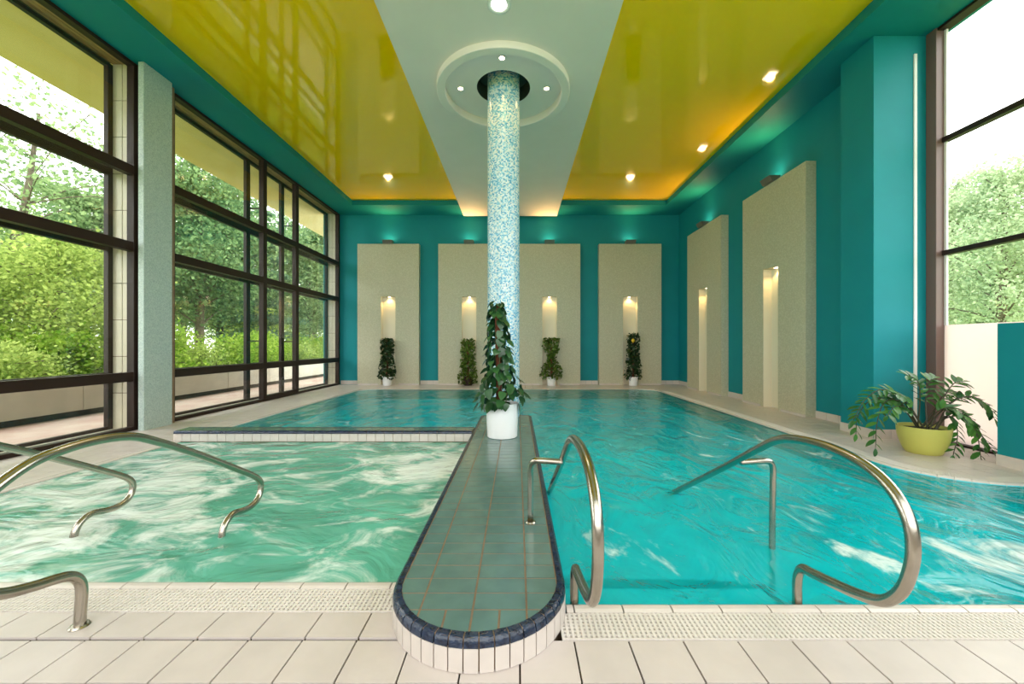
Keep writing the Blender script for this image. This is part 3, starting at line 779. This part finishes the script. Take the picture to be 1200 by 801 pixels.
# ---------------------------------------------------------------- plants
def leaf_mesh(name, m, L=1, Wd=.7, heart=True, fold=.12, droop=.18):
    bm = B(); n = 5
    prof = [(0, .02), (.12, .42), (.35, .5), (.65, .36), (.88, .14), (1, 0)] if heart else [(0, .02), (.15, .3), (.42, .5), (.7, .4), (.9, .17), (1, 0)]
    mid = []; lf = []; rt = []
    for t, wv in prof:
        z = -droop*t*t
        mid.append(bm.verts.new((0, t*L, z))); 
        if wv > 0: lf.append(bm.verts.new((-wv*Wd, t*L-(.08 if heart and t == .12 else 0), z+fold*wv))); rt.append(bm.verts.new((wv*Wd, t*L-(.08 if heart and t == .12 else 0), z+fold*wv)))
    for i in range(len(lf)-1):
        bm.faces.new((mid[i], mid[i+1], lf[i+1], lf[i])); bm.faces.new((mid[i+1], mid[i], rt[i], rt[i+1]))
    bm.faces.new((mid[-2], mid[-1], lf[-1])); bm.faces.new((mid[-1], mid[-2], rt[-1]))
    bmesh.ops.recalc_face_normals(bm, faces=bm.faces)
    me = bpy.data.meshes.new(name); bm.to_mesh(me); bm.free(); me.materials.append(m)
    for p in me.polygons: p.use_smooth = True
    return me
def leaf_matrix(pos, direction, up, size):
    y = direction.normalized(); x = y.cross(up)
    if x.length < 1e-3: x = y.orthogonal()
    x.normalize(); z = x.cross(y)
    m = Matrix((x, y, z)).transposed().to_4x4(); return Matrix.Translation(pos) @ m @ Matrix.Scale(size, 4)
def pot(root, x, y, z, r0, r1, h, m, seg=40, curve=0):
    prof = [(0, z), (r0-.01, z), (r0, z+.008)]
    for i in range(1, 7):
        t = i/6; prof.append((r0+(r1-r0)*(t if not curve else math.sin(t*PI/2)**.8*1.0), z+.008+(h-.008)*t))
    prof += [(r1-.012, z+h), (r1-.016, z+h-.05), (r1-.02, z+h-.06)]
    obj('pot', lathe(B(), prof, x, y, seg), m, root, smooth=True, angle=True)
    obj('soil', lathe(B(), [(0, z+h-.03), (r1-.017, z+h-.045)], x, y, 24), M['soil'], root)
# climbing plant on the island
px_, py_ = -.204, 5.46
cp = empty('climbing_plant', (px_, py_, ZT), 'tall climbing plant on a coir pole in a white pot on the island', 'plant')
pot(cp, px_, py_, ZT, .205, .222, .46, M['pot_white'])
obj('moss_pole', tube(B(), [Vector((px_-.04, py_-.02, ZT+.38)), Vector((px_-.05, py_-.02, 1.2)), Vector((px_-.07, py_-.01, 1.93))], .042, .034, 12), M['moss'], cp, smooth=True)
lm = leaf_mesh('leaf', M['leaf_dark'], 1, .85)
for i in range(290):
    t = R.random()**1.15; z = .60+t*1.40
    a = R.uniform(0, 2*PI); rad = (.30*(1-t)**.8+.075)*R.uniform(.45, 1.0) if t < .25 else (.16*(1-t)+.075)*R.uniform(.6, 1.15)
    if .4 < t < .9 and math.cos(a+PI/2+.25) > .86: a += R.choice((-.7, .7))   # the pole shows through in front
    p = Vector((px_-.01-.06*t+rad*math.cos(a), py_-.02+rad*math.sin(a), z))
    d = Vector((math.cos(a)*.55+R.uniform(-.5, .5), math.sin(a)*.55+R.uniform(-.5, .5), -.75+R.uniform(-.3, .35)))
    o = link_mesh('leaf', lm, None, cp); o.matrix_local = Matrix.Translation(-wloc(cp)) @ leaf_matrix(p, d, Vector((math.cos(a), math.sin(a), .5)), R.uniform(.09, .15))
for k in range(5):
    a = 1.2*k; pts = [Vector((px_+.05*math.cos(a), py_+.05*math.sin(a), ZT+.42)), Vector((px_+.075*math.cos(a+.6), py_+.075*math.sin(a+.6), .95)), Vector((px_-.04+.06*math.cos(a+1.3), py_+.06*math.sin(a+1.3), 1.4)), Vector((px_-.06+.04*math.cos(a+2), py_+.04*math.sin(a+2), 1.8))]
    obj('vine', tube(B(), catmull(pts, 5), .006, .004, 6), M['stem'], cp, smooth=True)

def cloud(name, centres, size, m, parent, jitter=.3, flat=1.6, n_verts=4, down=0):
    """many small leaves as one mesh: each a folded diamond"""
    V = []; F = []
    for c in centres:
        s = size*R.uniform(1-jitter, 1+jitter)
        d = Vector((R.gauss(0, 1), R.gauss(0, 1), R.gauss(0, .8)-down)).normalized(); u = d.orthogonal().normalized()
        u.rotate(Matrix.Rotation(R.uniform(0, 2*PI), 3, d)); b = len(V)
        V += [c-d*s*.5*flat*.6, c+u*s*.32, c+d*s*.5*flat*.6, c-u*s*.32]
        F.append((b, b+1, b+2, b+3))
    off = wloc(parent)
    me = bpy.data.meshes.new(name); me.from_pydata([v-off for v in V], [], F); me.materials.append(m)
    o = bpy.data.objects.new(name, me); COL.objects.link(o); o.parent = parent; o['kind'] = 'stuff'
    return o
def niche_plant(x, lab, height, wdt, m, potted, spread=0, flower=False):
    y = 13.80; root = empty('niche_plant', (x, y, 0), lab, 'plant', 'climbing plants in the back wall niches')
    pot(root, x, y, 0, .135, .17, .30, M['pot_white'] if potted else M['frame'], 20)
    obj('moss_pole', tube(B(), [Vector((x, y, .25)), Vector((x, y, height*.6)), Vector((x, y, height*.97))], .04, .035, 8), M['moss'], root, smooth=True)
    cs = []
    for i in range(800):
        t = R.random(); z = (.22 if potted else .04)+t*(height-(.22 if potted else .04))
        a = R.uniform(0, 2*PI); rad = wdt*(1.0-.35*t+spread*math.sin(t*9)*.35)*R.uniform(.35, 1)
        cs.append(Vector((x+rad*math.cos(a), y+rad*math.sin(a)*.6, z)))
    cloud('foliage', cs, .115, m, root, down=.6)
    if flower:
        obj('yellow_leaf', lathe(B(), [(0, height-.34), (.055, height-.28), (.06, height-.22), (0, height-.17)], x-.07, y-.22, 8), M['leaf_yellow'], root, smooth=True)
niche_plant(-4.50, 'dark climbing plant in a white pot, first niche from the left', 1.62, .31, M['leaf_deep'], True, .3)
niche_plant(-1.70, 'bushy yellow-green climbing plant hiding its pot, just left of the column', 1.60, .35, M['leaf_mid'], False, .1)
niche_plant(1.19, 'loose mid green plant spilling over its pot, just right of the column', 1.64, .33, M['leaf_mid'], True, .9)
niche_plant(4.02, 'narrow dark plant with a yellow leaf, in the niche nearest the right corner', 1.80, .30, M['leaf_deep'], True, .2, True)

# zamioculcas in the lime pot
zx, zy = 5.29, 5.19
zz = empty('potted_zz_plant', (zx, zy, 0), 'sprawling glossy leaved plant in a lime green bowl pot on the right deck', 'plant')
pot(zz, zx, zy, 0, .18, .265, .345, M['pot_green'], 48, curve=1)
zl = leaf_mesh('leaf', M['leaf_zz'], 1, .42, heart=False, fold=.1, droop=.12)
def P2(px, py, Y): return Vector(((px-606)/467*Y, Y, EYE-(py-404)/467*Y))
stems = [([(1076, 497), (1056, 466), (1034, 456), (1014, 468), (1000, 492)], 5.1), ([(1075, 498), (1056, 472), (1038, 470), (1028, 494), (1026, 525)], 5.0), ([(1078, 497), (1062, 474), (1046, 462), (1030, 463)], 5.25),
         ([(1080, 497), (1078, 466), (1075, 446), (1062, 439)], 5.2), ([(1084, 497), (1085, 468), (1089, 447), (1096, 443)], 5.3), ([(1088, 497), (1104, 468), (1118, 449), (1128, 447)], 5.2), ([(1088, 497), (1112, 474), (1136, 464), (1156, 474), (1165, 490)], 5.0),
         ([(1092, 498), (1116, 484), (1138, 491), (1152, 512), (1162, 526)], 4.95), ([(1092, 499), (1112, 487), (1122, 506), (1117, 533)], 4.95), ([(1091, 499), (1122, 487), (1142, 503), (1150, 538)], 4.85), ([(1086, 497), (1098, 474), (1108, 461), (1118, 460)], 5.35), ([(1079, 498), (1064, 480), (1049, 476), (1040, 487)], 4.95),
         ([(1074, 498), (1050, 470), (1022, 468), (1006, 486), (1003, 508)], 5.2), ([(1090, 498), (1118, 468), (1146, 468), (1163, 482)], 5.15), ([(1088, 498), (1102, 480), (1116, 478), (1128, 486)], 4.9), ([(1078, 499), (1068, 478), (1060, 466), (1050, 461)], 5.05)]
for pts, Y in stems:
    base = Vector((zx+(pts[0][0]-1082)*.008, zy+R.uniform(-.08, .08), .30)); n = len(pts)
    ctr = [base]+[P2(a, b, Y+(zy-Y)*(1-i/(n-1))) for i, (a, b) in enumerate(pts)][1:]
    path = catmull(ctr, 6); s = obj('stem', tube(B(), path, .009, .004, 7), M['dark_stem'], zz, smooth=True)
    tot = len(path); so = wloc(s)
    nl = 18; 
    for k in range(nl):
        f = .30+.70*k/(nl-1); i = min(int(f*(tot-1)), tot-2); fr = f*(tot-1)-i
        p = path[i].lerp(path[i+1], fr); t = (path[i+1]-path[i]).normalized(); sd = 1 if k % 2 else -1
        side = t.cross(Vector((0, -.6, .8))).normalized()*sd
        d = (side+t*.75+Vector((0, R.uniform(-.3, .2), R.uniform(-.35, .1)))) if k < nl-1 else t
        o = link_mesh('leaf', zl, None, s); o.matrix_local = Matrix.Translation(-so) @ leaf_matrix(p, d, Vector((0, -.35, 1)), R.uniform(.115, .17)*(1-.25*abs(f-.6)))

# ---------------------------------------------------------------- outside
g = bx(-60, -9.05, -40, 80, -.5, -.05); box(g, 6.6, 60, -40, 60, -.5, -.05); box(g, -9.05, 6.6, -40, -1.8, -.5, -.05)
struct('ground', g, M['lawn'])
struct('terrace', bx(-9.05, -6.78, -1.8, 30, -.4, -.02), M['paving'])
struct('eave', bx(-8.42, -6.76, -6, 30, 6.1, 6.45), M['eave'])
pw = empty('planter_wall', (-8.8, 10, 0), 'low pale concrete parapet along the terrace outside the left windows', 'wall')
obj('shadow_base', bx(-9.0, -8.78, -4, 30, -.02, .1), M['grout'], pw)  # dark colour stands in for the shade under the slabs
for k in range(17): obj('slab', bx(-9.05, -8.7, -4+k*2.0+.006, -2+k*2.0-.006, .1, .59), M['concrete'], pw, bevel=.008)

TREES = {}
def tree_meshes(kind, seed, h, rx, nb, nl, leaf, m, trunk_r, lean=0, bare=.3, fork=True):
    rr = random.Random(seed); key = (kind, seed)
    bm = B()
    top = Vector((lean*h, 0, h*.9)); path = catmull([(0, 0, -.1), (lean*h*.3+rr.uniform(-.1, .1), rr.uniform(-.1, .1), h*.3), (lean*h*.7, rr.uniform(-.2, .2), h*.6), top], 4)
    tube(bm, path, trunk_r, trunk_r*.2, 7)
    C = []
    for b in range(nb):
        t = bare+(1-bare)*(b+rr.random())/nb; i = min(int(t*(len(path)-1)), len(path)-2); p = path[i]
        a = b*2.4+rr.uniform(-.4, .4)
        if kind == 'conifer': ln = rx*(1.05-t)+.15; dz = -.25*ln
        elif kind == 'poplar': ln = rx*(.5+.6*math.sin(PI*min(1, (t-bare)/(1-bare)*.9+.1))); dz = ln*1.4
        else: ln = rx*(.45+.65*math.sin(PI*min(1, (t-bare)/(1-bare)*.85+.15)))*rr.uniform(.7, 1.1); dz = ln*rr.uniform(.05, .7)
        e = p+Vector((math.cos(a)*ln, math.sin(a)*ln, dz)); md = p.lerp(e, .5)+Vector((rr.uniform(-.15, .15), rr.uniform(-.15, .15), (.1 if kind != 'conifer' else -.05)*ln))
        bp = catmull([p, md, e], 3); tube(bm, bp, trunk_r*.28*(1.1-t), .012, 4)
        m_ = nl//nb
        for q in range(m_):
            f = rr.random()**.6; j = min(int(f*(len(bp)-1)), len(bp)-2); c = bp[j].lerp(bp[j+1], rr.random())
            sp = (.16 if kind == 'conifer' else .36)*ln*.8+.12
            C.append(c+Vector((rr.gauss(0, sp*.6), rr.gauss(0, sp*.6), rr.gauss(0, sp*(.25 if kind == 'conifer' else .45)))))
    me_t = bpy.data.meshes.new('trunk'); bm.to_mesh(me_t); bm.free(); me_t.materials.append(M['bark'])
    V = []; F = []
    for c in C:
        s = leaf*rr.uniform(.6, 1.4); d = Vector((rr.gauss(0, 1), rr.gauss(0, 1), rr.gauss(0, .7))).normalized(); u = d.orthogonal(); u.rotate(Matrix.Rotation(rr.uniform(0, 6.28), 3, d)); b = len(V)
        V += [c-d*s*.5, c+u*s*.3, c+d*s*.5, c-u*s*.3]; F.append((b, b+1, b+2, b+3))
    me_f = bpy.data.meshes.new('foliage'); me_f.from_pydata(V, [], F); me_f.materials.append(m)
    return me_t, me_f
K = {
 'broad_a': tree_meshes('broad', 1, 9.5, 2.9, 40, 22000, .15, M['tree_mid'], .2),
 'broad_b': tree_meshes('broad', 2, 11, 3.4, 44, 24000, .16, M['tree_dark'], .24),
 'broad_c': tree_meshes('broad', 3, 8, 2.8, 34, 12000, .14, M['tree_light'], .16, lean=.12),
 'sparse': tree_meshes('broad', 4, 10, 3.0, 26, 3600, .14, M['tree_mid'], .2, lean=.1),
 'young': tree_meshes('broad', 7, 4.6, 1.9, 30, 17000, .09, M['tree_light'], .08, bare=.2),
 'conifer': tree_meshes('conifer', 5, 11, 2.6, 90, 22000, .13, M['conifer'], .2, bare=.08),
 'poplar': tree_meshes('poplar', 6, 10, 1.1, 46, 9000, .14, M['tree_hazed'], .17, bare=.15),
 'pine': tree_meshes('broad', 8, 8.5, 2.2, 34, 22000, .1, M['tree_hazed'], .16, bare=.35),
}
def tree(kind, x, y, s, rot, lab, name='garden_tree', group='trees outside the windows'):
    t = empty(name, (x, y, -.06), lab, 'tree', group); t.rotation_euler.z = rot; t.scale = (s, s, s)
    a, b = K[kind]
    o = bpy.data.objects.new('trunk', a); COL.objects.link(o); o.parent = t
    o = bpy.data.objects.new('foliage', b); COL.objects.link(o); o.parent = t; o['kind'] = 'stuff'
# seen through the near left window
tree('sparse', -16.5, 12.6, 1.0, .4, 'sparse leaning tree with thick grey trunk, leftmost in the near left window')
tree('young', -13.0, 11.3, 1.05, 1.0, 'young light green tree behind the parapet, right half of the near left window')
tree('broad_c', -20.0, 17.0, .9, 2.0, 'pale leafy tree behind the young tree in the near left window')
tree('young', -14.5, 9.8, .95, 2.6, 'small light green tree low at the left edge of the near left window')
tree('broad_c', -27.0, 19.5, .95, .2, 'far pale tree at the back of the near left window')
tree('sparse', -24.0, 20.5, .9, 3.3, 'thin crowned tree beside the jamb tiles in the near left window')
# seen through the far left window
tree('broad_b', -14.6, 18.3, .95, 1.2, 'dense green tree just right of the grey mosaic pillar')
tree('conifer', -14.2, 22.3, .98, .3, 'blue-green spruce in the wide pane left of the glazed door')
tree('broad_a', -16.5, 22.0, 1.1, 4.0, 'tall mid green tree behind the spruce left of the glazed door')
tree('broad_a', -13.6, 26.2, 1.05, 2.2, 'mid green tree seen through the glazed door')
tree('conifer', -13.2, 30.5, 1.0, 1.4, 'spruce seen in the pane right of the glazed door')
tree('broad_b', -18.5, 36.0, 1.1, 5.0, 'dark broad tree far back behind the last pane')
tree('broad_b', -25.0, 30.0, 1.0, 3.0, 'large tree farthest back behind the glazed door')
tree('broad_a', -18.0, 16.5, .9, .9, 'mid green tree half hidden behind the grey mosaic pillar')
tree('broad_a', -30.0, 40.0, 1.0, 1.9, 'far mid green tree closing the gap behind the spruce')
tree('broad_b', -31.0, 34.0, .9, .6, 'far dark tree low behind the bushes left of the glazed door')
tree('broad_a', -29.0, 46.0, 1.0, 3.6, 'far tree behind the last pane by the back wall')
tree('young', -18.5, 27.5, 1.0, 1.1, 'low light green tree between the spruce and the bushes, left of the door')
tree('young', -19.5, 31.0, 1.05, 2.9, 'low light green tree behind the bushes seen through the glazed door')
tree('young', -20.0, 38.0, 1.1, 4.2, 'low light green tree behind the last pane')
# right window
tree('poplar', 14.2, 13.2, .74, .5, 'slender poplar nearest the teal pillar in the right window')
tree('poplar', 17.0, 14.9, .78, 2.2, 'second slender poplar behind the first in the right window')
tree('pine', 13.6, 11.2, .84, 1.7, 'full green tree with bare trunk at the right edge of the right window')
tree('broad_b', 20.0, 16.0, .62, 3.9, 'broad dark tree low behind the poplars in the right window')
tree('broad_a', 17.5, 14.2, .60, 1.1, 'mid green rounded tree between the poplars and the bare-trunked tree')
# bushes along the parapet
K['bush'] = tree_meshes('broad', 11, 1.5, 1.0, 26, 8000, .085, M['bush'], .03, bare=.05)
K['bush2'] = tree_meshes('broad', 12, 1.3, 1.1, 26, 8000, .08, M['tree_light'], .03, bare=.05)
bl = ['bush low in the near left window, left end', 'bush low in the near left window, middle', 'bush low in the near left window, beside the jamb tiles', 'bush behind the grey mosaic pillar', 'yellow-green bush just right of the grey mosaic pillar', 'yellow-green bush in the middle of the wide pane', 'yellow-green bush left of the glazed door', 'yellow-green bush behind the glazed door', 'yellow-green bush right of the glazed door', 'bush at the far end of the parapet']
for i in range(10):
    tree('bush' if i % 3 else 'bush2', -11.35-(i % 2)*.7, 8.3+i*2.05, 1.0+.12*(i % 3), i*1.3, 'leafy '+bl[i], 'garden_bush', 'bushes behind the parapet')
